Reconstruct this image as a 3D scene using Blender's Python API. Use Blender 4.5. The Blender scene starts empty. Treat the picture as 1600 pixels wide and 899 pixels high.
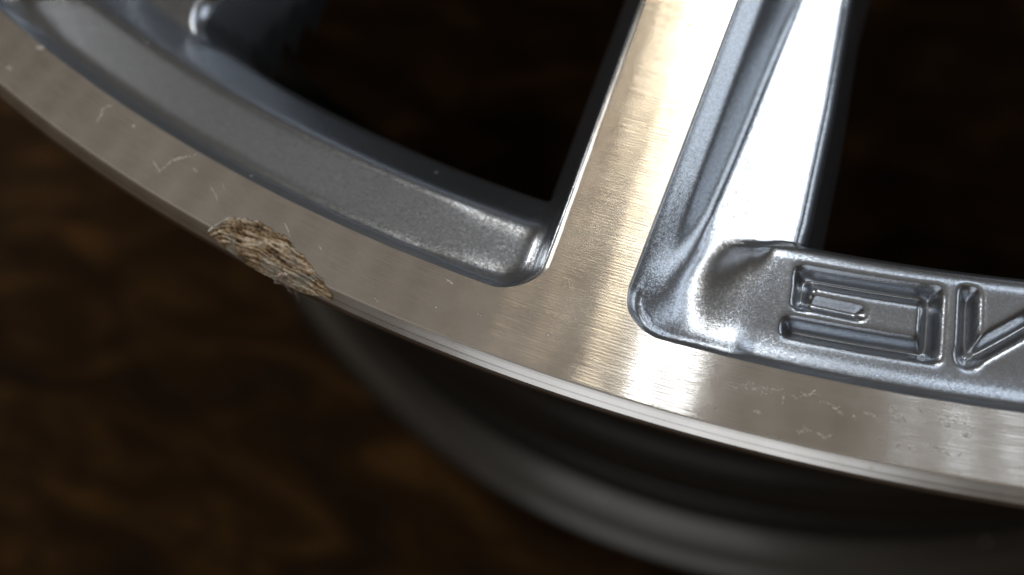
import bpy, math, random
import numpy as np
from mathutils import Matrix, Vector, noise as mnoise

random.seed(7); rng = np.random.default_rng(7)
scene = bpy.context.scene
COL = scene.collection
H = 0.2060                     # height of the wheel's front face above the floor (wheel lies flat, face up)
mm = 0.001

# ------------------------------------------------------------------ camera
cd = bpy.data.cameras.new("camera"); cam = bpy.data.objects.new("camera", cd); COL.objects.link(cam)
Rc = ((0.94551263, -0.2398094, 0.22022105), (0.29920559, 0.90669594, -0.29728518), (-0.12838175, 0.34697827, 0.92904478))
M4 = Matrix.Identity(4)
for i in range(3):
    for j in range(3): M4[i][j] = Rc[i][j]
M4.translation = Vector((0.0, -0.24580921, 0.08129984 + H))
cam.matrix_world = M4
cd.sensor_width = 36.0; cd.lens = 1386.16 / 1600 * 36.0
cd.clip_start = 0.004; cd.clip_end = 50
cd.dof.use_dof = True; cd.dof.focus_distance = 0.0865
cd.dof.aperture_fstop = 12.0; cd.dof.aperture_blades = 0
scene.camera = cam

# ------------------------------------------------------------------ room light
w = bpy.data.worlds.new("World"); scene.world = w; w.use_nodes = True
bg = w.node_tree.nodes["Background"]
bg.inputs["Color"].default_value = (0.056, 0.042, 0.028, 1); bg.inputs["Strength"].default_value = 1.0

def lamp(name, az, el, dist, sx, sy, power, color, target=(0.0, -0.2, H)):
    """rectangular area lamp; az measured from +y towards +x, el above the wheel face"""
    ld = bpy.data.lights.new(name, 'AREA'); ld.shape = 'RECTANGLE'; ld.size = sx; ld.size_y = sy
    ld.energy = power; ld.color = color
    o = bpy.data.objects.new(name, ld); COL.objects.link(o)
    a, e = math.radians(az), math.radians(el)
    d = Vector((math.sin(a) * math.cos(e), math.cos(a) * math.cos(e), math.sin(e)))
    o.location = Vector(target) + d * dist
    o.rotation_euler = d.to_track_quat('Z', 'Y').to_euler()
    return o
lamp("window_light", -3.1, 45, 1.5, 0.080, 0.88, 3.9, (0.93, 0.97, 1.0))
lamp("window_pane_light", -8.3, 44, 1.5, 0.040, 0.70, 0.85, (1.0, 0.86, 0.64))
lamp("door_gap_light", -16.6, 46, 1.5, 0.05, 0.60, 0.20, (1.0, 0.80, 0.58))
lamp("side_window_light", -66, 22, 1.6, 0.25, 0.30, 4.0, (1.0, 0.97, 0.92))
lamp("right_window_light", 22, 42, 1.5, 0.20, 0.60, 1.3, (0.82, 0.90, 1.0))
lamp("right_flank_fill_light", 58, 17, 1.6, 0.60, 0.55, 2.4, (0.86, 0.93, 1.0))  # added cool fill to brighten the spoke's right flank, no known door there
lamp("far_window_light", 182, 30, 1.2, 0.75, 1.2, 2.9, (0.90, 0.94, 1.0))
ceil = lamp("ceiling_light", 0, 90, 1.5, 3.4, 1.5, 3.2, (1.0, 0.95, 0.89))
ceil.location = (-0.7, -0.05, H + 1.5); ceil.rotation_euler = (0, 0, 0)
scene.view_settings.view_transform = 'Standard'; scene.view_settings.look = 'None'
scene.view_settings.exposure = 0.0; scene.view_settings.gamma = 1.0
scene.view_settings.use_curve_mapping = False

# ------------------------------------------------------------------ material helpers
def mat(name):
    m = bpy.data.materials.new(name); m.use_nodes = True
    return m, m.node_tree.nodes, m.node_tree.links, m.node_tree.nodes["Principled BSDF"]
def nd(ns, t, **kw):
    n = ns.new(t)
    for k, v in kw.items():
        if k in n.inputs: n.inputs[k].default_value = v
        else: setattr(n, k, v)
    return n
def ramp(ns, stops):
    r = ns.new("ShaderNodeValToRGB"); e = r.color_ramp.elements
    e[0].position, e[0].color = stops[0]
    e[1].position, e[1].color = stops[-1]
    for p, c in stops[1:-1]:
        x = e.new(p); x.color = c
    return r
def g(v): return (v, v, v, 1)
def math_(ns, ls, op, a, b=None, c=None):
    n = ns.new("ShaderNodeMath"); n.operation = op
    for i, x in enumerate((a, b, c)):
        if x is None: continue
        if isinstance(x, (int, float)): n.inputs[i].default_value = x
        else: ls.new(x, n.inputs[i])
    return n.outputs[0]
def vmath(ns, ls, op, a, b=None):
    n = ns.new("ShaderNodeVectorMath"); n.operation = op
    for i, x in enumerate((a, b)):
        if x is None: continue
        if isinstance(x, tuple): n.inputs[i].default_value = x
        else: ls.new(x, n.inputs[i])
    return n.outputs[0]

def machined_metal(name, tool_marks=1.0, aniso=1.0, rough=0.150, base=(0.80, 0.775, 0.735)):
    """diamond-turned aluminium: concentric tool marks about the wheel axis, clear lacquer"""
    m, ns, ls, b = mat(name)
    geo = ns.new("ShaderNodeNewGeometry")
    sep = ns.new("ShaderNodeSeparateXYZ"); ls.new(geo.outputs["Position"], sep.inputs[0])
    x, y = sep.outputs[0], sep.outputs[1]
    r = math_(ns, ls, 'SQRT', math_(ns, ls, 'ADD', math_(ns, ls, 'MULTIPLY', x, x), math_(ns, ls, 'MULTIPLY', y, y)))
    th = math_(ns, ls, 'ARCTAN2', y, x)
    comb = ns.new("ShaderNodeCombineXYZ"); ls.new(x, comb.inputs[0]); ls.new(y, comb.inputs[1])
    ls.new(vmath(ns, ls, 'NORMALIZE', comb.outputs[0]), b.inputs["Tangent"])
    # polar coordinates, stretched along the cut
    pol = ns.new("ShaderNodeCombineXYZ")
    ls.new(math_(ns, ls, 'MULTIPLY', r, 1000.0), pol.inputs[0]); ls.new(math_(ns, ls, 'MULTIPLY', th, 4.0), pol.inputs[1])
    n1 = nd(ns, "ShaderNodeTexNoise", Scale=4.5, Detail=3.0, Roughness=0.6); ls.new(pol.outputs[0], n1.inputs["Vector"])
    ph = math_(ns, ls, 'ADD', math_(ns, ls, 'MULTIPLY', r, 2 * math.pi / 0.00033), math_(ns, ls, 'MULTIPLY', n1.outputs["Fac"], 0.2))
    wv = math_(ns, ls, 'SINE', ph)
    # micro grooves: the cut tilts the normal back and forth along the radius
    nf_ = nd(ns, "ShaderNodeTexNoise", Scale=400.0, Detail=0.0)
    pf = ns.new("ShaderNodeCombineXYZ"); ls.new(math_(ns, ls, 'MULTIPLY', r, 1000.0), pf.inputs[0]); ls.new(math_(ns, ls, 'MULTIPLY', th, 0.12), pf.inputs[1])
    ls.new(pf.outputs[0], nf_.inputs["Vector"])
    tilt = math_(ns, ls, 'ADD', math_(ns, ls, 'MULTIPLY', math_(ns, ls, 'SUBTRACT', nf_.outputs["Fac"], 0.5), 0.92 * tool_marks), math_(ns, ls, 'MULTIPLY', wv, 0.030 * tool_marks))
    tsc = ns.new("ShaderNodeVectorMath"); tsc.operation = 'SCALE'
    ls.new(vmath(ns, ls, 'NORMALIZE', comb.outputs[0]), tsc.inputs[0]); ls.new(tilt, tsc.inputs["Scale"])
    bump = vmath(ns, ls, 'NORMALIZE', vmath(ns, ls, 'ADD', geo.outputs["Normal"], tsc.outputs[0]))
    # faint random handling scratches
    mp = nd(ns, "ShaderNodeMapping"); mp.inputs["Rotation"].default_value = (0, 0, 0.9); mp.inputs["Scale"].default_value = (300, 2600, 1)
    ls.new(geo.outputs["Position"], mp.inputs[0])
    sc = nd(ns, "ShaderNodeTexNoise", Scale=1.0, Detail=1.0, Distortion=0.6); ls.new(mp.outputs[0], sc.inputs["Vector"])
    scr = ramp(ns, [(0.70, g(0)), (0.78, g(1))]); ls.new(sc.outputs["Fac"], scr.inputs[0])
    # soft cloudiness and grime
    n2 = nd(ns, "ShaderNodeTexNoise", Scale=95.0, Detail=5.0, Roughness=0.6); ls.new(geo.outputs["Position"], n2.inputs["Vector"])
    cr = ramp(ns, [(0.30, (base[0] * 0.80, base[1] * 0.78, base[2] * 0.76, 1)), (0.62, (*base, 1))]); ls.new(n2.outputs["Fac"], cr.inputs[0])
    # dust specks
    vo = nd(ns, "ShaderNodeTexVoronoi", Scale=420.0); ls.new(geo.outputs["Position"], vo.inputs["Vector"])
    sp = ramp(ns, [(0.05, g(1)), (0.09, g(0))]); ls.new(vo.outputs["Distance"], sp.inputs[0])
    sel = math_(ns, ls, 'GREATER_THAN', nd_sep(ns, ls, vo.outputs["Color"]), 0.86)
    spk = math_(ns, ls, 'MULTIPLY', sp.outputs["Color"], sel)
    mx = nd(ns, "ShaderNodeMix", data_type='RGBA'); ls.new(spk, mx.inputs[0]); ls.new(cr.outputs[0], mx.inputs[6]); mx.inputs[7].default_value = (0.86, 0.80, 0.70, 1)
    ls.new(mx.outputs[2], b.inputs["Base Color"])
    b.inputs["Metallic"].default_value = 1.0
    ls.new(math_(ns, ls, 'SUBTRACT', 1.0, math_(ns, ls, 'MULTIPLY', spk, 0.8)), b.inputs["Metallic"])
    rr = math_(ns, ls, 'ADD', rough - 0.05, math_(ns, ls, 'MULTIPLY', n2.outputs["Fac"], 0.10))
    rr = math_(ns, ls, 'ADD', rr, math_(ns, ls, 'MULTIPLY', scr.outputs["Color"], 0.015))
    rr = math_(ns, ls, 'ADD', rr, math_(ns, ls, 'MULTIPLY', wv, 0.012 * tool_marks))
    ls.new(rr, b.inputs["Roughness"])
    b.inputs["Anisotropic"].default_value = aniso
    ls.new(bump, b.inputs["Normal"])
    return m

def nd_sep(ns, ls, col):
    s = ns.new("ShaderNodeSeparateColor"); ls.new(col, s.inputs[0]); return s.outputs[0]

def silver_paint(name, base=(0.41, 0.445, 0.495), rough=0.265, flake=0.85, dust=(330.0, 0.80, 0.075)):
    m, ns, ls, b = mat(name)
    geo = ns.new("ShaderNodeNewGeometry")
    vo = nd(ns, "ShaderNodeTexVoronoi", Scale=14000.0); ls.new(geo.outputs["Position"], vo.inputs["Vector"])
    v2 = nd(ns, "ShaderNodeTexVoronoi", Scale=7500.0); ls.new(geo.outputs["Position"], v2.inputs["Vector"])
    n1 = nd(ns, "ShaderNodeTexNoise", Scale=60.0, Detail=5.0); ls.new(geo.outputs["Position"], n1.inputs["Vector"])
    # metallic flakes tilt the normal a little, grain by grain
    off = vmath(ns, ls, 'SUBTRACT', vo.outputs["Color"], (0.5, 0.5, 0.5))
    o2 = vmath(ns, ls, 'SUBTRACT', v2.outputs["Color"], (0.5, 0.5, 0.5))
    sc1 = ns.new("ShaderNodeVectorMath"); sc1.operation = 'SCALE'; ls.new(off, sc1.inputs[0]); sc1.inputs["Scale"].default_value = 0.10 * flake
    sc2 = ns.new("ShaderNodeVectorMath"); sc2.operation = 'SCALE'; ls.new(o2, sc2.inputs[0]); sc2.inputs["Scale"].default_value = 0.07 * flake
    nrm = vmath(ns, ls, 'NORMALIZE', vmath(ns, ls, 'ADD', geo.outputs["Normal"], vmath(ns, ls, 'ADD', sc1.outputs[0], sc2.outputs[0])))
    ls.new(nrm, b.inputs["Normal"])
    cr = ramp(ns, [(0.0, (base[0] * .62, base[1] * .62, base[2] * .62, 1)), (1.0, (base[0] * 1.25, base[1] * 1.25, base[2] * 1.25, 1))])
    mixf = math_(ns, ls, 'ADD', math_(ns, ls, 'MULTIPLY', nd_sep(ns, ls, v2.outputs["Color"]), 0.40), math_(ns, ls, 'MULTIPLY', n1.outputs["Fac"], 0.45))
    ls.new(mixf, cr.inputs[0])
    # dust
    v3 = nd(ns, "ShaderNodeTexVoronoi", Scale=dust[0]); ls.new(geo.outputs["Position"], v3.inputs["Vector"])
    sp = ramp(ns, [(dust[2] * 0.5, g(1)), (dust[2], g(0))]); ls.new(v3.outputs["Distance"], sp.inputs[0])
    spk = math_(ns, ls, 'MULTIPLY', sp.outputs["Color"], math_(ns, ls, 'GREATER_THAN', nd_sep(ns, ls, v3.outputs["Color"]), dust[1]))
    mx = nd(ns, "ShaderNodeMix", data_type='RGBA'); ls.new(spk, mx.inputs[0]); ls.new(cr.outputs[0], mx.inputs[6]); mx.inputs[7].default_value = (0.6, 0.58, 0.54, 1)
    ls.new(mx.outputs[2], b.inputs["Base Color"])
    ls.new(math_(ns, ls, 'SUBTRACT', 0.92, math_(ns, ls, 'MULTIPLY', spk, 0.9)), b.inputs["Metallic"])
    b.inputs["Roughness"].default_value = rough
    b.inputs["Coat Weight"].default_value = 0.55; b.inputs["Coat Roughness"].default_value = 0.16; b.inputs["Coat IOR"].default_value = 1.45
    cb = nd(ns, "ShaderNodeBump", Strength=0.25, Distance=0.00004)
    n4 = nd(ns, "ShaderNodeTexNoise", Scale=900.0, Detail=2.0); ls.new(geo.outputs["Position"], n4.inputs["Vector"])
    ls.new(n4.outputs["Fac"], cb.inputs["Height"]); ls.new(cb.outputs[0], b.inputs["Coat Normal"])
    return m

M_face = machined_metal("machined_aluminium")
M_edge = machined_metal("machined_edge", tool_marks=0.12, aniso=0.0, rough=0.28, base=(0.86, 0.84, 0.80))
M_silver = silver_paint("silver_metallic_paint")
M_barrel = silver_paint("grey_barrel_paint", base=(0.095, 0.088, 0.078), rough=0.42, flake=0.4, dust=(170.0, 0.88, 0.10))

# ------------------------------------------------------------------ object helpers
def link(name, me, parent=None, z=True):
    o = bpy.data.objects.new(name, me); COL.objects.link(o)
    if parent is not None: o.parent = parent
    return o
def grid_mesh(name, P, material, N=None, keep=None, close_u=False):
    """P: (nu,nv,3) array in millimetres, wheel coordinates -> mesh in metres; N optional normals"""
    nu, nv = P.shape[:2]
    idx = np.arange(nu * nv).reshape(nu, nv)
    if close_u: idx = np.vstack([idx, idx[:1]])
    q = np.stack([idx[:-1, :-1], idx[1:, :-1], idx[1:, 1:], idx[:-1, 1:]], -1).reshape(-1, 4)
    if keep is not None: q = q[keep.reshape(-1)]
    return poly_mesh(name, P.reshape(-1, 3), q, material, None if N is None else N.reshape(-1, 3))
def poly_mesh(name, V, q, material, N=None):
    q = np.asarray(q)
    used = np.unique(q); remap = np.full(len(V), -1); remap[used] = np.arange(len(used))
    V = np.asarray(V)[used] * mm; q = remap[q]
    me = bpy.data.meshes.new(name)
    me.vertices.add(len(V)); me.vertices.foreach_set("co", V.astype(np.float32).ravel())
    k = q.shape[1]
    me.loops.add(q.size); me.loops.foreach_set("vertex_index", q.astype(np.int32).ravel())
    me.polygons.add(len(q)); me.polygons.foreach_set("loop_start", np.arange(0, q.size, k, dtype=np.int32))
    me.polygons.foreach_set("use_smooth", np.ones(len(q), dtype=bool))
    me.update(calc_edges=True); me.validate()
    if N is not None: me.normals_split_custom_set_from_vertices(N[used].astype(np.float32).tolist())
    me.materials.append(material)
    return me
def lathe(name, prof, nseg, material, smooth_n=True, a0=0.0, a1=2 * math.pi):
    prof = np.asarray(prof, float)
    full = abs(a1 - a0 - 2 * math.pi) < 1e-6
    th = np.linspace(a0, a1, nseg, endpoint=not full)
    P = np.zeros((len(th), len(prof), 3))
    P[..., 0] = np.cos(th)[:, None] * prof[None, :, 0]; P[..., 1] = np.sin(th)[:, None] * prof[None, :, 0]; P[..., 2] = prof[None, :, 1]
    return grid_mesh(name, P, material, close_u=full)
def smooth_profile(pts, step=0.25, sig=0.6):
    """resample a polyline and round its corners"""
    pts = np.asarray(pts, float); d = np.r_[0, np.cumsum(np.hypot(*np.diff(pts, axis=0).T))]
    n = max(8, int(d[-1] / step)); t = np.linspace(0, d[-1], n)
    P = np.c_[np.interp(t, d, pts[:, 0]), np.interp(t, d, pts[:, 1])]
    k = int(3 * sig / step) + 1; ker = np.exp(-0.5 * (np.arange(-k, k + 1) * step / sig) ** 2); ker /= ker.sum()
    for c in (0, 1):
        a = np.r_[2 * P[0, c] - P[k:0:-1, c], P[:, c], 2 * P[-1, c] - P[-2:-k - 2:-1, c]]
        P[:, c] = np.convolve(a, ker, 'valid')
    return P

# ------------------------------------------------------------------ floor
m, ns, ls, b = mat("dark_brown_floor")
geo = ns.new("ShaderNodeNewGeometry")
mp = nd(ns, "ShaderNodeMapping"); mp.inputs["Rotation"].default_value = (0, 0, math.radians(-28)); mp.inputs["Scale"].default_value = (22, 52, 10)
ls.new(geo.outputs["Position"], mp.inputs[0])
n1 = nd(ns, "ShaderNodeTexNoise", Scale=1.0, Detail=7.0, Roughness=0.62, Distortion=0.8); ls.new(mp.outputs[0], n1.inputs["Vector"])
n2 = nd(ns, "ShaderNodeTexNoise", Scale=420.0, Detail=3.0); ls.new(geo.outputs["Position"], n2.inputs["Vector"])
cr = ramp(ns, [(0.32, (0.014, 0.0060, 0.0013, 1)), (0.50, (0.032, 0.0146, 0.0036, 1)), (0.72, (0.098, 0.046, 0.0118, 1))])
ls.new(n1.outputs["Fac"], cr.inputs[0]); ls.new(cr.outputs[0], b.inputs["Base Color"])
b.inputs["Roughness"].default_value = 0.85; b.inputs["Specular IOR Level"].default_value = 0.12
bp_ = nd(ns, "ShaderNodeBump", Strength=0.6, Distance=0.002)
ls.new(math_(ns, ls, 'ADD', n1.outputs["Fac"], math_(ns, ls, 'MULTIPLY', n2.outputs["Fac"], 0.5)), bp_.inputs["Height"]); ls.new(bp_.outputs[0], b.inputs["Normal"])
M_floor = m
nf = 60; xs = np.linspace(-1500, 1500, nf)
PX, PY = np.meshgrid(xs, xs, indexing='ij')
me = grid_mesh("floor", np.stack([PX, PY, np.zeros_like(PX)], -1), M_floor)
floor = link("floor", me); floor["kind"] = "structure"; floor["label"] = "dark brown mottled floor beneath the wheel"

# ------------------------------------------------------------------ the wheel
wheel = bpy.data.objects.new("alloy_wheel", None); COL.objects.link(wheel); wheel.empty_display_size = 0.05
wheel["label"] = "silver alloy car wheel with machined spokes, lying face up with scuffed lip"
wheel["category"] = "wheel"
def part(name, me, parent=None, label=None):
    o = link(name, me, parent or wheel)
    if parent is None: o.location = (0, 0, H)
    if label: o["label"] = label
    return o

R_IN, R_BEV, R_OUT = 221.2, 227.70, 229.2
A0 = math.radians(-93.33)            # axis of the spoke in the middle of the view
NS = 15; STEP = 2 * math.pi / NS
FIL = 4.4                            # fillet between spoke face and lip
SHELF, PAD = -6.4, -1.9

def hw(r): return np.clip(5.15 - 0.63 * (r - 184) / 34.0, 3.5, 7.0)
def table(pts, sig, lo, hi, step=0.04):
    x = np.arange(lo, hi, step); y = np.interp(x, [p[0] for p in pts], [p[1] for p in pts])
    k = int(4 * sig / step); ker = np.exp(-0.5 * (np.arange(-k, k + 1) * step / sig) ** 2); ker /= ker.sum()
    yy = np.convolve(np.r_[np.full(k, y[0]), y, np.full(k, y[-1])], ker, 'valid')
    return lambda v: np.interp(v, x, yy)
# across the rim band: q = distance inwards from the machined lip
BAND = table([(-3, -0.2), (-0.1, -0.25), (1.5, -2.7), (2.6, -3.0), (8.3, -3.25), (9.4, -4.0), (13.7, -9.0), (15.2, -13), (16.5, -18), (18.5, -45), (200, -60)], 0.38, -3, 170)
PADP = table([(-3, -0.2), (-0.1, -0.25), (1.1, -1.55), (2.4, PAD - 0.05), (4.0, PAD - 0.15), (12.4, PAD), (13.6, PAD - 0.5), (14.6, -4.0), (15.6, -9), (17, -18), (19, -45), (200, -60)], 0.40, -3, 170)
# left flank of a spoke: steep wall with draft
LWALL = table([(-9, -0.2), (-0.15, -0.25), (0.35, -1.2), (5.6, -17), (7.2, -42), (8, -60), (200, -60)], 0.18, -9, 190)
def smax(a, b, k):
    h = np.clip(0.5 + 0.5 * (a - b) / k, 0, 1)
    return b + (a - b) * h + k * h * (1 - h)
def smin(a, b, k): return -smax(-a, -b, k)
def rshelf_width(r): return np.interp(r, [60, 173, 189.5, 203.5, 222], [6.5, 11.2, 13.2, 14.4, 15.0])
def edge_drop(e):
    e = np.maximum(e, 0)
    return np.where(e < 1.6, e * e * 0.55, 1.41 + (e - 1.6) * 3.4 + np.maximum(e - 4.0, 0) * 12)
def round_union(a, b, R): return np.maximum(R, np.minimum(a, b)) - np.hypot(np.maximum(R - a, 0), np.maximum(R - b, 0))
FLANK = table([(-9, -0.2), (-0.15, -0.25), (0.25, -0.75), (2.0, -2.15), (2.4, -2.55), (5.6, -7.4), (8, -14), (40, -60)], 0.20, -9, 200)
STEEP = table([(-9, -0.2), (-0.15, -0.25), (0.3, -1.2), (3.4, -9.0), (8, -22), (40, -60)], 0.25, -9, 200)
def right_flank(t, r):
    """height right of the machined spoke on the badge side: slope, wall, broad shelf, rounded edge, wall"""
    w_ = rshelf_width(r)
    tt = np.minimum(t, w_)
    rf = np.clip(r - 190, -15, 13)
    fl = SHELF + 0.05 * np.clip(tt - 5, 0, 20) + 0.05 * rf + 0.0016 * rf * np.abs(rf) + np.interp(r, [203, 205, 208, 212, 216, 219, 230], [0, 0.18, 0.75, 1.95, 3.3, 4.2, 4.3])
    fl = fl - 0.55 * np.log1p(np.exp(t - np.interp(r, [204, 210, 217], [7.5, 5.5, 3.6]))) * np.clip((r - 207.6) / 2.5, 0, 1)
    y = smax(FLANK(tt), np.minimum(fl, -1.0), 1.3)
    y = np.minimum(y, FLANK(np.minimum(t, 1.0)))
    return np.maximum(y - edge_drop(t - (w_ - 1.2)), -60)

# engraved lettering on the badge panel: strokes in (arc mm, radius) upside down as seen from the rim
def arc(aDeg): return math.radians(aDeg) * 213.0
def seg_d(S, Rr, p, q):
    dx, dy = q[0] - p[0], q[1] - p[1]; L2 = dx * dx + dy * dy
    t = np.clip(((S - p[0]) * dx + (Rr - p[1]) * dy) / L2, 0, 1)
    # square-ended stroke distance
    L = math.sqrt(L2); ux, uy = dx / L, dy / L
    al = (S - p[0]) * ux + (Rr - p[1]) * uy; pe = np.abs(-(S - p[0]) * uy + (Rr - p[1]) * ux)
    ax = np.maximum(np.maximum(-al, al - L), 0)
    return ax, pe
def stroke(S, Rr, p, q, h, ext=None):
    ax, pe = seg_d(S, Rr, p, q); e = h if ext is None else ext
    return np.maximum(ax - e, pe - h)
gx0, gx1 = arc(5.38), arc(8.62)
L_G = [((arc(5.35), 216.15), (gx1, 216.0), 0.92), ((gx1, 216.0), (gx1, 210.55), 0.92), ((gx1, 210.55), (gx0 + .15, 210.7), 0.85), ((gx0 + .2, 210.7), (gx0 + .3, 213.3), 0.80), ((gx0 + .3, 213.35), (arc(6.86), 213.45), 0.55)]
mx0, mx1 = arc(9.52), arc(12.9); mc = (mx0 + mx1) / 2
L_M = [((mx0, 210.0), (mx0, 216.0), 0.85), ((mx1, 210.0), (mx1, 216.0), 0.85), ((mx0, 215.9), (mc, 211.0), 0.85), ((mx1, 215.9), (mc, 211.0), 0.85)]
ax0, ax1 = arc(13.9), arc(17.3); acn = (ax0 + ax1) / 2
L_A = [((ax0, 210.0), (acn, 216.1), 0.85), ((ax1, 210.0), (acn, 216.1), 0.85), ((ax0 + 1.6, 212.4), (ax1 - 1.6, 212.4), 0.6)]
def letter_d(a, r, strokes):
    S = a * 213.0; r = np.asarray(r)
    d = np.full(np.shape(S), 99.0)
    for p, q, h in strokes: d = np.minimum(d, stroke(S, r, p, q, h - 0.10))
    return d

# ridge that bounds the badge panel towards the spoke (angle offset as a function of radius)
RIDGE_R = [200, 207.4, 208.3, 210.9, 213.9, 217.5, 222]; RIDGE_A = [4.75, 4.50, 4.05, 3.68, 3.47, 3.25, 2.95]
def height(a, r, badge_right=False, badge_left=False):
    """painted surface height (mm) at angle offset a (rad) from the spoke axis and radius r (mm)"""
    s = a * r; q = R_IN - r; W = hw(r)
    d1 = np.abs(s) - W
    # rounded union of spoke and lip so the pocket corners are filleted
    df = np.maximum(FIL, np.minimum(d1, q)) - np.hypot(np.maximum(FIL - d1, 0), np.maximum(FIL - q, 0))
    corner = (d1 < FIL) & (q < FIL)
    d_l = np.where(corner, df + (d1 - df) * np.clip(d1 / FIL, 0, 1) ** 2, d1)
    q_l = np.where(corner, np.maximum(df + (q - df) * np.clip(q / FIL, 0, 1) ** 2, -3), q)
    # left side
    zl = smax(LWALL(d_l), smax(-9.3 - edge_drop(q - 13.2), BAND(q_l), 1.2) if not badge_left else PADP(q_l), 4.0)
    # right side
    zr = right_flank(d_l, r) if badge_right else None
    if badge_right:
        ang = np.interp(r, RIDGE_R, RIDGE_A); wdt = (np.radians(ang) - a) * r        # >0 left of the ridge
        sp = 0.9 * np.log1p(np.exp(np.clip((wdt - 0.3) / 0.9, -30, 30)))
        crease = np.clip((214.5 - r) / 5.0, 0, 1) * 0.30 / (1 + np.exp(-np.clip(wdt / 0.20, -30, 30)))
        fall = np.interp(r, [206.5, 209, 213], [1.7, 1.15, 0.58]) * sp + crease
        p = PADP(q_l) - 0.2 - fall * np.clip((q_l - 0.3) / 3.5, 0, 1)
        zr = smax(zr, p, 1.5)
        zr = np.where(q < 4, smax(zr, LIPW(q_l), 0.4), zr)
    else:
        dw = round_union(d1 - (rshelf_width(r) + 1.0), q - 13.2, 7.0)
        zr = smax(STEEP(d_l), -9.3 - edge_drop(dw), 1.6)
        zr = smax(zr, BAND(q_l), 1.2)
    z = np.where(s < 0, zl, zr)
    dm = np.where(corner, df, np.minimum(d1, q))
    return np.minimum(z, -0.25 - 0.5 * np.clip(dm, 0, 1))
LIPW = table([(-3, -0.2), (-0.1, -0.25), (1.0, -2.2), (2.2, -6), (200, -60)], 0.2, -3, 170)

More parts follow.
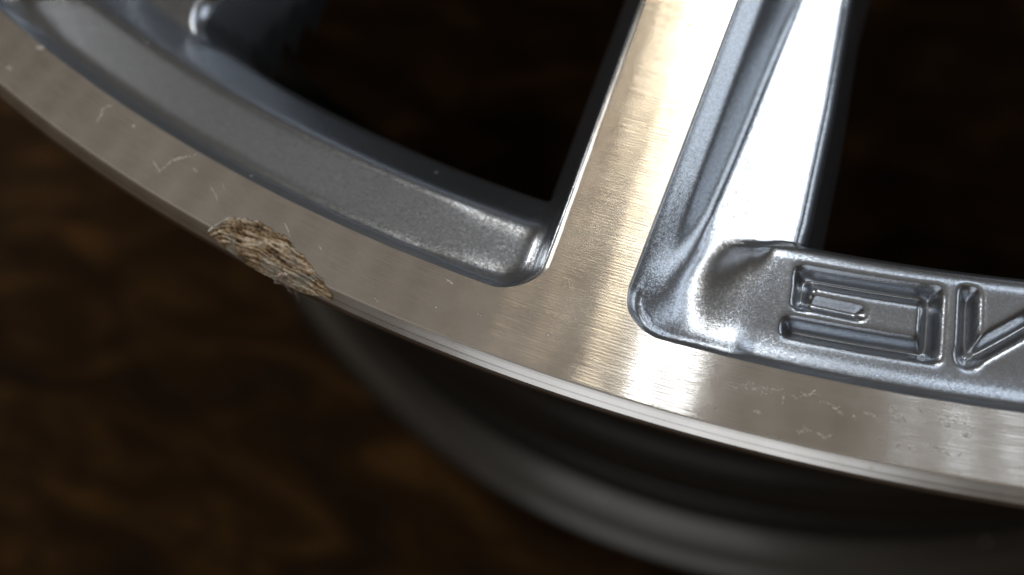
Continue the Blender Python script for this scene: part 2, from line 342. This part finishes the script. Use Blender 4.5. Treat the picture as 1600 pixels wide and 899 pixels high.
def sector(a_lo, a_hi, r_rows, ds, name, letters=False, badge_right=False, badge_left=False, cut=-22.0):
    na = int(math.radians(a_hi - a_lo) * 215 / ds) + 1
    av = np.radians(np.linspace(a_lo, a_hi, na))
    Aa, Rr = np.meshgrid(av, r_rows, indexing='ij')
    def hz(a, r): return height(a, r, badge_right, badge_left)
    Z = hz(Aa, Rr)
    e = 0.05
    zr_ = (hz(Aa, Rr + e) - hz(Aa, Rr - e)) / (2 * e)
    za_ = (hz(Aa + e / Rr, Rr) - hz(Aa - e / Rr, Rr)) / (2 * e)
    def blur(F, n_, ax):
        k = np.exp(-0.5 * (np.arange(-3 * n_, 3 * n_ + 1) / n_) ** 2); k /= k.sum()
        return np.apply_along_axis(lambda v: np.convolve(np.pad(v, 3 * n_, mode='edge'), k, 'valid'), ax, F)
    if not letters:
        # cast fillets: round the pocket corners off
        n_a = max(1, int(round(0.9 / ds)))
        Zb = np.maximum(Z, -16)
        Zb = blur(blur(Zb, n_a, 0), 5, 1)
        if badge_right: Zb = np.where(Aa > 0, blur(blur(Zb, n_a, 0), 5, 1), Zb)
        q_ = R_IN - Rr; d_ = np.abs(Aa * Rr) - hw(Rr)
        dm = np.where((d_ < FIL) & (q_ < FIL), round_union(d_, q_, FIL), np.minimum(d_, q_))
        m_ = (np.where(Aa > 0, np.clip((dm - 0.25) / 1.1, 0, 1), np.clip((dm - 0.5) / 1.3, 0, 1)) if badge_right else np.clip((dm - 0.5) / 1.3, 0, 1)) * (np.clip((Rr - 206.5) / 2.0, 0, 1) if not badge_right else np.where((Aa > 0) & (d_ < 7), np.clip((Rr - 203) / 10.0, 0, 1) * np.clip((7 - d_) / 2, 0, 1) + np.clip((Rr - 206.5) / 2.0, 0, 1) * (1 - np.clip((7 - d_) / 2, 0, 1)), np.clip((Rr - 206.5) / 2.0, 0, 1)))
        if badge_right: m_ = m_ * np.where(Aa > 0, np.clip((math.radians(4.55) - Aa) * Rr / 2.0, 0, 1), 1) * 1.0
        m_ = m_ * np.where(Aa < 0, np.clip((14 - d_) / 7, 0, 1), np.ones_like(Aa) if badge_right else np.clip((14 - d_) / 7, 0, 1))
        m_ = m_ * m_ * (3 - 2 * m_)
        dZ = (Zb - Z) * m_
        Z = Z + dZ
        zr_ = zr_ + np.gradient(dZ, r_rows, axis=1); za_ = za_ + np.gradient(dZ, av, axis=0) / Rr
    if letters:
        d = np.minimum(np.minimum(letter_d(Aa, Rr, L_G), letter_d(Aa, Rr, L_M)), letter_d(Aa, Rr, L_A))
        f = np.clip((0.12 - d) / 0.95, 0, 1)
        # cast and painted grooves: soft walls, rounded floors
        f = blur(blur(f, 3, 0), 2, 1)
        bead = blur(blur(f, 6, 0), 5, 1) - f
        g_ = -2.3 * f + 0.15 * np.clip(bead, 0, 1)
        Z = Z + g_
        zr_ = zr_ + np.gradient(g_, r_rows, axis=1)
        za_ = za_ + np.gradient(g_, av, axis=0) / Rr
    T = Aa + A0
    er = np.stack([np.cos(T), np.sin(T), np.zeros_like(T)], -1); et = np.stack([-np.sin(T), np.cos(T), np.zeros_like(T)], -1)
    N = np.stack([np.zeros_like(T), np.zeros_like(T), np.ones_like(T)], -1) - er * zr_[..., None] - et * za_[..., None]
    N /= np.linalg.norm(N, axis=-1, keepdims=True)
    P = er * Rr[..., None]; P[..., 2] = Z
    zf = np.maximum(np.maximum(Z[:-1, :-1], Z[1:, :-1]), np.maximum(Z[1:, 1:], Z[:-1, 1:]))
    keep = zf > cut
    # orientation: rows run with angle then radius -> flip so normals face +z
    nu, nv = P.shape[:2]; idx = np.arange(nu * nv).reshape(nu, nv)
    q = np.stack([idx[:-1, :-1], idx[:-1, 1:], idx[1:, 1:], idx[1:, :-1]], -1)
    Vf = P.reshape(-1, 3); Nf = N.reshape(-1, 3)
    if not letters:
        return poly_mesh(name, Vf, q[keep], M_silver, Nf)
    ac = (Aa[:-1, :-1] + Aa[1:, 1:]) / 2; rc = (Rr[:-1, :-1] + Rr[1:, 1:]) / 2
    out = {}; rest = keep.copy()
    for ch, st in (("G", L_G), ("M", L_M), ("A", L_A)):
        mk = keep & (letter_d(ac, rc, st) < 0.30); rest &= ~mk
        out[ch] = poly_mesh("letter", Vf, q[mk], M_silver, Nf)
    out["panel"] = poly_mesh("badge_panel", Vf, q[rest], M_silver, Nf)
    return out

rows = np.r_[np.arange(58, 150, 3.0), np.arange(150, 203, 0.7), np.arange(203, R_IN + 0.05, 0.18), R_IN + 0.08]
rows_fine = np.r_[np.arange(195, 204, 0.4), np.arange(204, R_IN + 0.05, 0.11), R_IN + 0.08]
BL0, BL1 = 4.75, 19.0
me_std = sector(-13, 11, rows, 0.26, "spoke")
me_b0 = sector(-13, BL0, rows, 0.22, "spoke", badge_right=True)
me_b1 = sector(BL1 - 24, 11, rows, 0.4, "spoke", badge_left=True)
badge = sector(BL0, BL1, rows, 0.105, "badge_panel", letters=True, badge_right=True)

def spoke_face():
    """flat turned top of a spoke, with a wide bright chamfer on its left edge and a fine one on the right"""
    rr = np.r_[np.arange(58, 160, 2.0), np.arange(160, 214, 0.6), np.arange(214, R_IN - 0.3, 0.12), np.linspace(R_IN - 0.3, R_IN + 0.06, 9)]
    q = np.clip(R_IN - rr, 0.0, None); W = hw(rr)
    ex = np.where(q < FIL, FIL - np.sqrt(np.maximum(FIL * FIL - (FIL - q) ** 2, 0)), 0.0)
    # wavy, hand-deburred chamfer width
    cw = 0.86 + 0.020 * np.sin(rr * 1.3) + 0.012 * np.sin(rr * 4.1 + 1)
    cw = cw * np.clip((q - 0.25) / 3.5, 0.05, 1)
    sl = -(W + ex); sr = W + ex
    top = []; chl = []; chr_ = []
    c2 = 0.22 * np.clip(q / 2, 0.05, 1)
    U = np.linspace(0, 1, 9)
    def pt(s, r, z):
        a = A0 + s / r; return np.stack([np.cos(a) * r, np.sin(a) * r, z + 0 * r], -1)
    top = np.stack([pt((sl + cw) * (1 - u) + (sr - c2) * u, rr, -0.003) for u in U], 1)
    K = np.linspace(0, 1, 6)
    chl = np.stack([pt(sl + cw * (1 - k), rr, -0.003 - cw * (0.24 * k + 0.50 * k * k)) for k in K], 1)
    chr_ = np.stack([pt(sr - c2 * (1 - k), rr, -0.003 - c2 * (0.4 * k + 0.9 * k * k)) for k in K], 1)
    return top, chl, chr_
top, chl, chr_ = spoke_face()
def up(P, m_, n): # wind so that +z is up
    me = grid_mesh(n, P, m_)
    if np.cross(P[1, 0] - P[0, 0], P[0, 1] - P[0, 0])[2] < 0: me.flip_normals()
    return me
me_face = up(top, M_face, "machined_face")
me_chl = up(chl, M_edge, "chamfer"); me_chr = up(chr_[:, ::1], M_edge, "chamfer")

for i in range(NS):
    me = me_b0 if i == 0 else (me_b1 if i == 1 else me_std)
    o = part("spoke", me); o.rotation_euler = (0, 0, i * STEP)
    part("machined_face", me_face, o); part("chamfer", me_chl, o); part("chamfer", me_chr, o)
    if i == 0: o["label"] = "bright machined spoke beside the engraved lettering"
bpanel = part("badge_panel", badge["panel"], None, "silver painted panel with engraved lettering next to the lip")
for ch in "GMA":
    part("letter", badge[ch], bpanel, "engraved letter " + ch)

# ---- lip ring: flat turned face, dark step, rounded outer bevel (dense where the camera looks)
def lip_mesh(a_lo, a_hi, n, scuffed):
    flat = [(R_IN, 0.0), (222.5, 0), (224, 0), (225.5, 0), (226.6, 0), (R_BEV - 0.15, 0.0)]
    prof = np.array(flat + [(R_BEV, -0.03), (R_BEV + 0.30, -0.17), (R_BEV + 0.70, -0.42), (R_BEV + 0.80, -0.54), (R_BEV + 1.22, -0.90), (R_BEV + 1.43, -1.28), (R_OUT, -1.75), (R_BEV + 1.30, -2.6), (R_BEV + 0.4, -5.0), (R_BEV - 1.0, -7.2)])
    d = np.r_[0, np.cumsum(np.hypot(*np.diff(prof, axis=0).T))]
    tt = np.r_[np.linspace(0, d[5], 34 if scuffed else 6), np.linspace(d[5], d[5] + 2.4, 40)[1:], np.linspace(d[5] + 2.4, d[-1], 14)[1:]]
    prof = np.c_[np.interp(tt, d, prof[:, 0]), np.interp(tt, d, prof[:, 1])]
    th = np.linspace(a_lo, a_hi, n)
    P = np.zeros((n, len(prof), 3)); Rr = np.repeat(prof[None, :, 0], n, 0); Z = np.repeat(prof[None, :, 1], n, 0)
    if scuffed:
        mk = scuff_mask(np.repeat(th[:, None], len(prof), 1), Rr, Z)
        Z = Z - 0.35 * np.clip(mk * 1.6 - 0.3, 0, 1); Rr = Rr - 0.30 * np.clip(mk * 1.6 - 0.3, 0, 1)
    P[..., 0] = np.cos(th)[:, None] * Rr; P[..., 1] = np.sin(th)[:, None] * Rr; P[..., 2] = Z
    return P
SC_A = np.array([-10.05, -9.72, -9.29, -8.55, -7.88, -7.03, -6.53, -5.98]); SC_R = np.array([228.0, 225.95, 225.0, 224.75, 225.0, 226.28, 227.0, 228.3])
def scuff_mask(th, r, z):
    a = np.degrees(th - A0)
    edge = np.interp(a, SC_A, SC_R, left=240, right=240) + 0.10 * np.sin(a * 7.3) + 0.07 * np.sin(a * 15.1 + 1) + 0.035 * np.sin(a * 37 + 2)
    rr = r + np.minimum(-z, 4) * 0.55
    m_ = np.clip((rr - edge) / 0.35, 0, 1)
    lowlim = np.interp(a, [-10, -9, -7.5, -6.3], [0.2, 0.9, 2.0, 0.5])
    return m_ * np.clip((lowlim - (-z)) / 0.5 + 0.5, 0, 1) * ((a > -10.05) & (a < -5.98))
d2r = math.radians
lo, hi = A0 + d2r(-26), A0 + d2r(16)
P1 = lip_mesh(lo, hi, 1200, True); P2 = lip_mesh(hi, lo + 2 * math.pi, 1600, False)
# the flat face and the bevel share one ring: two runs, two materials
def ring(P, nflat):
    a = up(P[:, :nflat + 1], M_face, "lip_face")
    b_ = grid_mesh("lip_bevel", P[:, nflat:], M_edge)
    return a, b_
f1, b1 = ring(P1, 33); f2, b2 = ring(P2, 5)
def join_meshes(name, ms, material):
    vs = []; qs = []; o = 0
    for me in ms:
        v = np.zeros(len(me.vertices) * 3, np.float32); me.vertices.foreach_get("co", v)
        l = np.zeros(len(me.loops), np.int32); me.loops.foreach_get("vertex_index", l)
        vs.append(v.reshape(-1, 3) * 1000); qs.append(l.reshape(-1, 4) + o); o += len(v) // 3
    return poly_mesh(name, np.vstack(vs), np.vstack(qs), material)
lip = part("lip", join_meshes("lip", [f1, f2], M_face), None, "flat machined outer lip of the wheel")
part("bevel", join_meshes("bevel", [b1, b2], M_edge), lip, "rounded bright outer edge of the lip")

# ---- barrel, hub
prof = smooth_profile([(R_BEV - 0.9, -7.0), (R_BEV - 2.6, -9.2), (218, -11.0), (213.0, -13.5), (211.5, -17), (211.0, -36), (212.4, -39), (210.0, -42), (194.5, -58), (192.5, -62), (192.5, -92), (195, -98), (204.5, -118), (207, -124), (207.5, -150), (209.5, -153), (210.2, -156), (211.6, -160), (210.8, -164), (211.6, -183), (213.6, -189), (219, -192.5), (225.5, -194.2), (228.4, -196.5), (228.9, -199.8), (227.6, -203.0), (223.0, -204.8), (214, -203.5), (208.5, -196)], 0.6, 0.9)
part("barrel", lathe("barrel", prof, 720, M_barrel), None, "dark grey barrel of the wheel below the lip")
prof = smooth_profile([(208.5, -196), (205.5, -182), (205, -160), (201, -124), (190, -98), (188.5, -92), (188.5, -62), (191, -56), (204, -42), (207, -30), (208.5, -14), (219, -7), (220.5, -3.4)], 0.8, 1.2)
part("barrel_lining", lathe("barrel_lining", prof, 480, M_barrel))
prof = smooth_profile([(72, -30), (72, -6), (68, -2.0), (60, -2.5), (38, -9), (33.5, -10), (33.3, -60)], 0.8, 0.8)
part("hub", lathe("hub", prof, 160, M_silver), None, "silver hub with centre bore")

# ------------------------------------------------------------------ wear on the lip
m, ns, ls, b = mat("gouged_aluminium")
geo = ns.new("ShaderNodeNewGeometry"); sep = ns.new("ShaderNodeSeparateXYZ"); ls.new(geo.outputs["Position"], sep.inputs[0])
mr = nd(ns, "ShaderNodeMapping"); mr.inputs["Rotation"].default_value = (0, 0, d2r(15)); ls.new(geo.outputs["Position"], mr.inputs[0])
mp = nd(ns, "ShaderNodeMapping"); mp.inputs["Scale"].default_value = (330, 1900, 1200); ls.new(mr.outputs[0], mp.inputs[0])
n1 = nd(ns, "ShaderNodeTexNoise", Scale=1.0, Detail=6.0, Roughness=0.7, Distortion=0.9); ls.new(mp.outputs[0], n1.inputs["Vector"])
n2 = nd(ns, "ShaderNodeTexNoise", Scale=420.0, Detail=3.0, Distortion=0.5); ls.new(mr.outputs[0], n2.inputs["Vector"])
cr = ramp(ns, [(0.14, (0.075, 0.042, 0.018, 1)), (0.34, (0.27, 0.175, 0.09, 1)), (0.52, (0.47, 0.35, 0.215, 1)), (0.80, (0.86, 0.78, 0.65, 1))])
fa = nd(ns, "ShaderNodeAttribute", attribute_name="furrow")
ls.new(math_(ns, ls, 'ADD', fa.outputs["Fac"], math_(ns, ls, 'MULTIPLY', math_(ns, ls, 'SUBTRACT', n1.outputs["Fac"], 0.5), 0.5)), cr.inputs[0])
gr = ramp(ns, [(0.48, g(0)), (0.66, g(0.8))]); ls.new(n2.outputs["Fac"], gr.inputs[0])
mx = nd(ns, "ShaderNodeMix", data_type='RGBA'); ls.new(gr.outputs[0], mx.inputs[0]); ls.new(cr.outputs[0], mx.inputs[6]); mx.inputs[7].default_value = (0.36, 0.345, 0.30, 1)
ls.new(mx.outputs[2], b.inputs["Base Color"])
b.inputs["Metallic"].default_value = 0.35; b.inputs["Roughness"].default_value = 0.52
bb = nd(ns, "ShaderNodeBump", Strength=0.9, Distance=0.00012); ls.new(n1.outputs["Fac"], bb.inputs["Height"]); ls.new(bb.outputs[0], b.inputs["Normal"])
M_gouge = m
def scuff_mesh():
    n = 300; th = np.linspace(A0 + d2r(-10.2), A0 + d2r(-5.8), n)
    P0 = lip_mesh(th[0], th[-1], n, False)
    flat_r = np.linspace(224.3, R_BEV - 0.15, 60)
    prof_r = np.r_[flat_r, np.hypot(P0[0, 6:, 0], P0[0, 6:, 1])]; prof_z = np.r_[0 * flat_r, P0[0, 6:, 2]]
    T, _ = np.meshgrid(th, prof_r, indexing='ij'); Rr = np.repeat(prof_r[None], n, 0); Z = np.repeat(prof_z[None], n, 0)
    mk = scuff_mask(T, Rr, Z)
    rel = np.zeros_like(Z); pat = np.zeros_like(Z)
    aD = np.degrees(th - A0); eD = np.interp(aD, SC_A, SC_R)
    for i in range(n):
        for k in range(len(prof_r)):
            if mk[i, k] <= 0: continue
            u = (T[i, k] - A0) * 228.0; v = prof_r[k] - prof_z[k]
            # scrapes run along the rim, bowed like the outline of the gouge
            ac = v - 0.55 * eD[i] + 0.06 * u + 0.30 * mnoise.noise(Vector((u * 0.45, v * 0.7, 4.4)))
            f1 = mnoise.noise(Vector((u * 0.16, ac * 1.6, 3.1))); f2 = mnoise.noise(Vector((u * 0.5, ac * 4.4, 9.7))); f3 = mnoise.noise(Vector((u * 2.6, v * 5, 1.3)))
            ridge = 1 - min(1, abs(f1) * 3.0)
            rel[i, k] = -0.24 + 0.25 * ridge + 0.14 * f2 + 0.09 * f3
            pat[i, k] = 0.42 + 0.22 * (ridge - 0.4) + 0.30 * f2 + 0.30 * f3 + 0.25 * mnoise.noise(Vector((u * 0.5, v * 0.8, 21.0)))
    w_ = np.clip((mk - 0.25) / 0.7, 0, 1)
    d = np.interp(mk, [0, 0.12, 0.25, 1], [-0.05, 0.02, 0.05, 0.05]) * (1 - w_) + rel * w_
    nz = np.where(Z > -0.05, 1.0, 0.45); nr = np.where(Z > -0.05, 0.0, 0.75)
    Rr = Rr + d * nr; Z = Z + d * nz
    P = np.stack([np.cos(T) * Rr, np.sin(T) * Rr, Z], -1)
    kp = (mk[:-1, :-1] > 0) | (mk[1:, 1:] > 0) | (mk[1:, :-1] > 0) | (mk[:-1, 1:] > 0)
    idx = np.arange(P.shape[0] * P.shape[1]).reshape(P.shape[:2])
    q_ = np.stack([idx[:-1, :-1], idx[1:, :-1], idx[1:, 1:], idx[:-1, 1:]], -1)[kp]
    me = poly_mesh("kerb_scuff", P.reshape(-1, 3), q_, M_gouge)
    at = me.attributes.new("furrow", 'FLOAT', 'POINT'); at.data.foreach_set("value", pat.reshape(-1)[np.unique(q_)].astype(np.float32))
    return me
part("kerb_scuff", scuff_mesh(), lip, "brown gouged kerb scuff on the lip edge").location = (0, 0, 0)

m, ns, ls, b = mat("pale_scrape")
geo = ns.new("ShaderNodeNewGeometry"); n1 = nd(ns, "ShaderNodeTexNoise", Scale=2500.0, Detail=3.0); ls.new(geo.outputs["Position"], n1.inputs["Vector"])
cr = ramp(ns, [(0.3, (0.50, 0.46, 0.40, 1)), (0.7, (0.82, 0.79, 0.73, 1))]); ls.new(n1.outputs["Fac"], cr.inputs[0]); ls.new(cr.outputs[0], b.inputs["Base Color"])
b.inputs["Roughness"].default_value = 0.6; b.inputs["Metallic"].default_value = 0.2
al = ramp(ns, [(0.40, g(0.25)), (0.56, g(0.95))]); n3 = nd(ns, "ShaderNodeTexNoise", Scale=3600.0, Detail=3.0); ls.new(geo.outputs["Position"], n3.inputs["Vector"])
ls.new(n3.outputs["Fac"], al.inputs[0]); ls.new(al.outputs[0], b.inputs["Alpha"])
M_scrape = m
def ribbon(pts, w_, V, Q, seed):
    """irregular raised smear along a polyline, slightly domed"""
    pts = np.asarray(pts, float); d = np.r_[0, np.cumsum(np.hypot(*np.diff(pts, axis=0).T))]
    n = max(6, int(d[-1] / 0.12)); t = np.linspace(0, d[-1], n)
    x = np.interp(t, d, pts[:, 0]); y = np.interp(t, d, pts[:, 1])
    tx = np.gradient(x); ty = np.gradient(y); L = np.hypot(tx, ty) + 1e-9; nx, ny = -ty / L, tx / L
    b0 = len(V)
    for i in range(n):
        e = math.sin(math.pi * (i + 0.4) / (n - 0.2)) ** 0.5
        hl = w_ / 2 * e * (0.65 + 0.7 * abs(mnoise.noise(Vector((t[i] * 2.3, seed, 0.5)))) + 0.25 * random.random())
        hr = w_ / 2 * e * (0.65 + 0.7 * abs(mnoise.noise(Vector((t[i] * 2.3, seed, 5.5)))) + 0.25 * random.random())
        jx = 0.35 * w_ * mnoise.noise(Vector((t[i] * 1.9, seed, 8.5)))
        for o_, z_ in ((hl, 0.002), (0, 0.03), (-hr, 0.002)):
            V.append((x[i] + nx[i] * (o_ + jx), y[i] + ny[i] * (o_ + jx), z_))
    for i in range(n - 1):
        for k in (0, 1):
            a_ = b0 + 3 * i + k; Q.append((a_, a_ + 1, a_ + 4, a_ + 3))
MARKS = [([(-61.56, -216.87), (-60.82, -216.2), (-60.44, -215.3), (-59.03, -214.47), (-57.67, -213.73)], 0.46, 0), ([(-62.58, -215.81), (-61.92, -216.31), (-61.16, -216.86)], 0.31, 0), ([(-71.57, -212.92), (-71.43, -211.86), (-71.6, -211.2), (-71.37, -210.63), (-70.59, -210.45)], 0.37, 0), ([(-54.96, -216.79), (-53.8, -217.77), (-52.89, -218.72)], 0.18, 0), ([(-53.57, -216.37), (-53.03, -217.03), (-52.51, -217.13)], 0.12, 0), ([(-57.54, -215.57), (-56.93, -215.83)], 0.3, 0), ([(-84.12, -205.06), (-83.03, -205.19)], 0.89, 0), ([(-86.39, -208.78), (-85.78, -208.55)], 0.99, 0), ([(-44.88, -219.03), (-44.12, -219.74), (-43.63, -220.37)], 0.21, 0), ([(-40.24, -220.48), (-39.73, -221.01)], 0.24, 0), ([(-35.76, -220.14), (-35.56, -220.3)], 0.23, 0), ([(-25.96, -220.68), (-25.15, -221.03)], 0.39, 0), ([(-16.49, -219.58), (-16.23, -219.78)], 0.25, 0), ([(-21.93, -223.16), (-21.31, -223.41)], 0.31, 0), ([(-16.47, -221.77), (-15.76, -221.98)], 0.25, 0), ([(-26.2, -223.55), (-25.82, -223.86)], 0.25, 0), ([(-32.34, -224.42), (-31.94, -224.74)], 0.26, 0), ([(-14.19, -218.28), (-14.28, -218.85)], 0.16, 0), ([(-11.29, -216.34), (-11.23, -216.81)], 0.16, 0), ([(3.61, -223.81), (5.11, -223.16), (6.28, -223.53), (7.65, -222.8), (9.0, -223.11), (10.6, -222.54)], 0.55, 26), ([(7.92, -223.07), (7.94, -224.22)], 0.24, 0), ([(11.37, -223.24), (12.17, -223.01), (13.22, -223.58)], 0.43, 9), ([(5.61, -225.45), (6.4, -225.57)], 0.48, 0), ([(9.74, -226.25), (10.39, -225.79), (10.95, -225.97)], 0.36, 5), ([(11.34, -225.85), (12.05, -226.25), (12.67, -225.69)], 0.37, 0), ([(14.87, -222.93), (16.03, -223.05)], 0.37, 6), ([(16.61, -222.2), (17.43, -222.2), (18.55, -222.77)], 0.5, 12), ([(19.39, -221.64), (20.05, -221.34)], 0.5, 4), ([(21.0, -221.62), (22.22, -221.72), (23.03, -221.82)], 0.57, 10), ([(16.46, -224.93), (16.86, -224.92)], 0.31, 0), ([(23.06, -222.76), (23.66, -222.74)], 0.44, 4), ([(20.87, -224.75), (22.45, -224.72), (23.62, -224.6)], 0.37, 7), ([(2.0, -225.91), (2.59, -226.38)], 0.18, 0), ([(17.92, -225.17), (19.3, -224.99)], 0.31, 5), ([(-1.15, -223.01), (-0.54, -223.2)], 0.18, 0)]
BURR = [[(-43.6, -224.77, -1.54), (-44.61, -224.3, -3.13), (-45.31, -224.36, -4.07), (-44.68, -224.55, -4.01)], [(-44.54, -224.35, -2.96), (-43.33, -224.62, -0.39), (-42.72, -224.32, -0.25)], [(-43.2, -224.51, -1.47), (-43.7, -224.36, -3.89), (-44.9, -223.87, -7.89), (-45.87, -223.61, -11.03), (-46.75, -223.63, -13.87)], [(-43.87, -224.74, -3.11), (-44.28, -224.45, -5.02), (-43.97, -224.76, -6.0)], [(-42.4, -224.57, -0.97), (-42.42, -224.11, -1.95), (-41.48, -224.08, -0.65)], [(-43.47, -224.88, -1.39), (-43.03, -224.38, -1.98), (-43.49, -224.82, -2.9)], [(-43.21, -224.72, -0.63), (-42.62, -224.24, -0.42), (-42.15, -224.47, -0.7), (-42.97, -224.5, -1.89)]]

for k, (pts, w_, nfl) in enumerate(MARKS):
    V, Q = [], []
    if nfl == 0: ribbon(pts, w_ * 0.62, V, Q, k * 1.37)
    else:
        P_ = np.asarray(pts); d = np.r_[0, np.cumsum(np.hypot(*np.diff(P_, axis=0).T))]
        for f in range(nfl):
            t = random.random() * d[-1]; c = np.array([np.interp(t, d, P_[:, 0]), np.interp(t, d, P_[:, 1])]) + rng.normal(0, w_ * 0.42, 2)
            an = random.gauss(-0.15, 0.5); l_ = random.uniform(0.15, 0.85); dv = np.array([math.cos(an), math.sin(an)]) * l_
            ribbon([c - dv / 2, c + rng.normal(0, 0.08, 2), c + dv / 2], random.uniform(0.06, 0.20), V, Q, k * 3.1 + f)
    Q = np.array(Q)[:, ::-1]
    part("scratch", poly_mesh("scratch", np.array(V), Q, M_scrape), lip)

def tube(pts, rad, V, Q, sides=7):
    pts = [Vector(p) for p in pts]; n = 8 * (len(pts) - 1)
    C_ = []
    for i in range(n + 1):
        u = i / n * (len(pts) - 1); k = min(int(u), len(pts) - 2); f = u - k
        p0, p1, p2, p3 = pts[max(k - 1, 0)], pts[k], pts[k + 1], pts[min(k + 2, len(pts) - 1)]
        C_.append(0.5 * ((2 * p1) + (p2 - p0) * f + (2 * p0 - 5 * p1 + 4 * p2 - p3) * f * f + (3 * p1 - p0 - 3 * p2 + p3) * f ** 3))
    b0 = len(V)
    for i, c in enumerate(C_):
        tg = (C_[min(i + 1, n)] - C_[max(i - 1, 0)]).normalized(); s_ = tg.cross(Vector((0.3, 0.2, 1))).normalized(); t_ = tg.cross(s_)
        rr = rad * (1 - 0.85 * (i / n) ** 2) * (0.55 + 0.9 * random.random())
        for k in range(sides):
            a_ = 2 * math.pi * k / sides; V.append(tuple(c + s_ * math.cos(a_) * rr * 1.6 + t_ * math.sin(a_) * rr * 0.7))
    for i in range(n):
        for k in range(sides): Q.append((b0 + i * sides + k, b0 + i * sides + (k + 1) % sides, b0 + (i + 1) * sides + (k + 1) % sides, b0 + (i + 1) * sides + k))
V, Q = [], []
for l_, rad in zip(BURR, (0.26, 0.20, 0.10, 0.15, 0.12, 0.22, 0.16)): tube(l_, rad, V, Q)
m, ns, ls, b = mat("torn_metal_shaving")
geo = ns.new("ShaderNodeNewGeometry"); n1 = nd(ns, "ShaderNodeTexNoise", Scale=1800.0, Detail=3.0); ls.new(geo.outputs["Position"], n1.inputs["Vector"])
cr = ramp(ns, [(0.3, (0.36, 0.25, 0.19, 1)), (0.7, (0.80, 0.68, 0.60, 1))]); ls.new(n1.outputs["Fac"], cr.inputs[0]); ls.new(cr.outputs[0], b.inputs["Base Color"])
b.inputs["Roughness"].default_value = 0.5; b.inputs["Metallic"].default_value = 0.3
part("metal_shaving", poly_mesh("metal_shaving", np.array(V), Q, m), lip, "curled torn shaving hanging from the scuff")
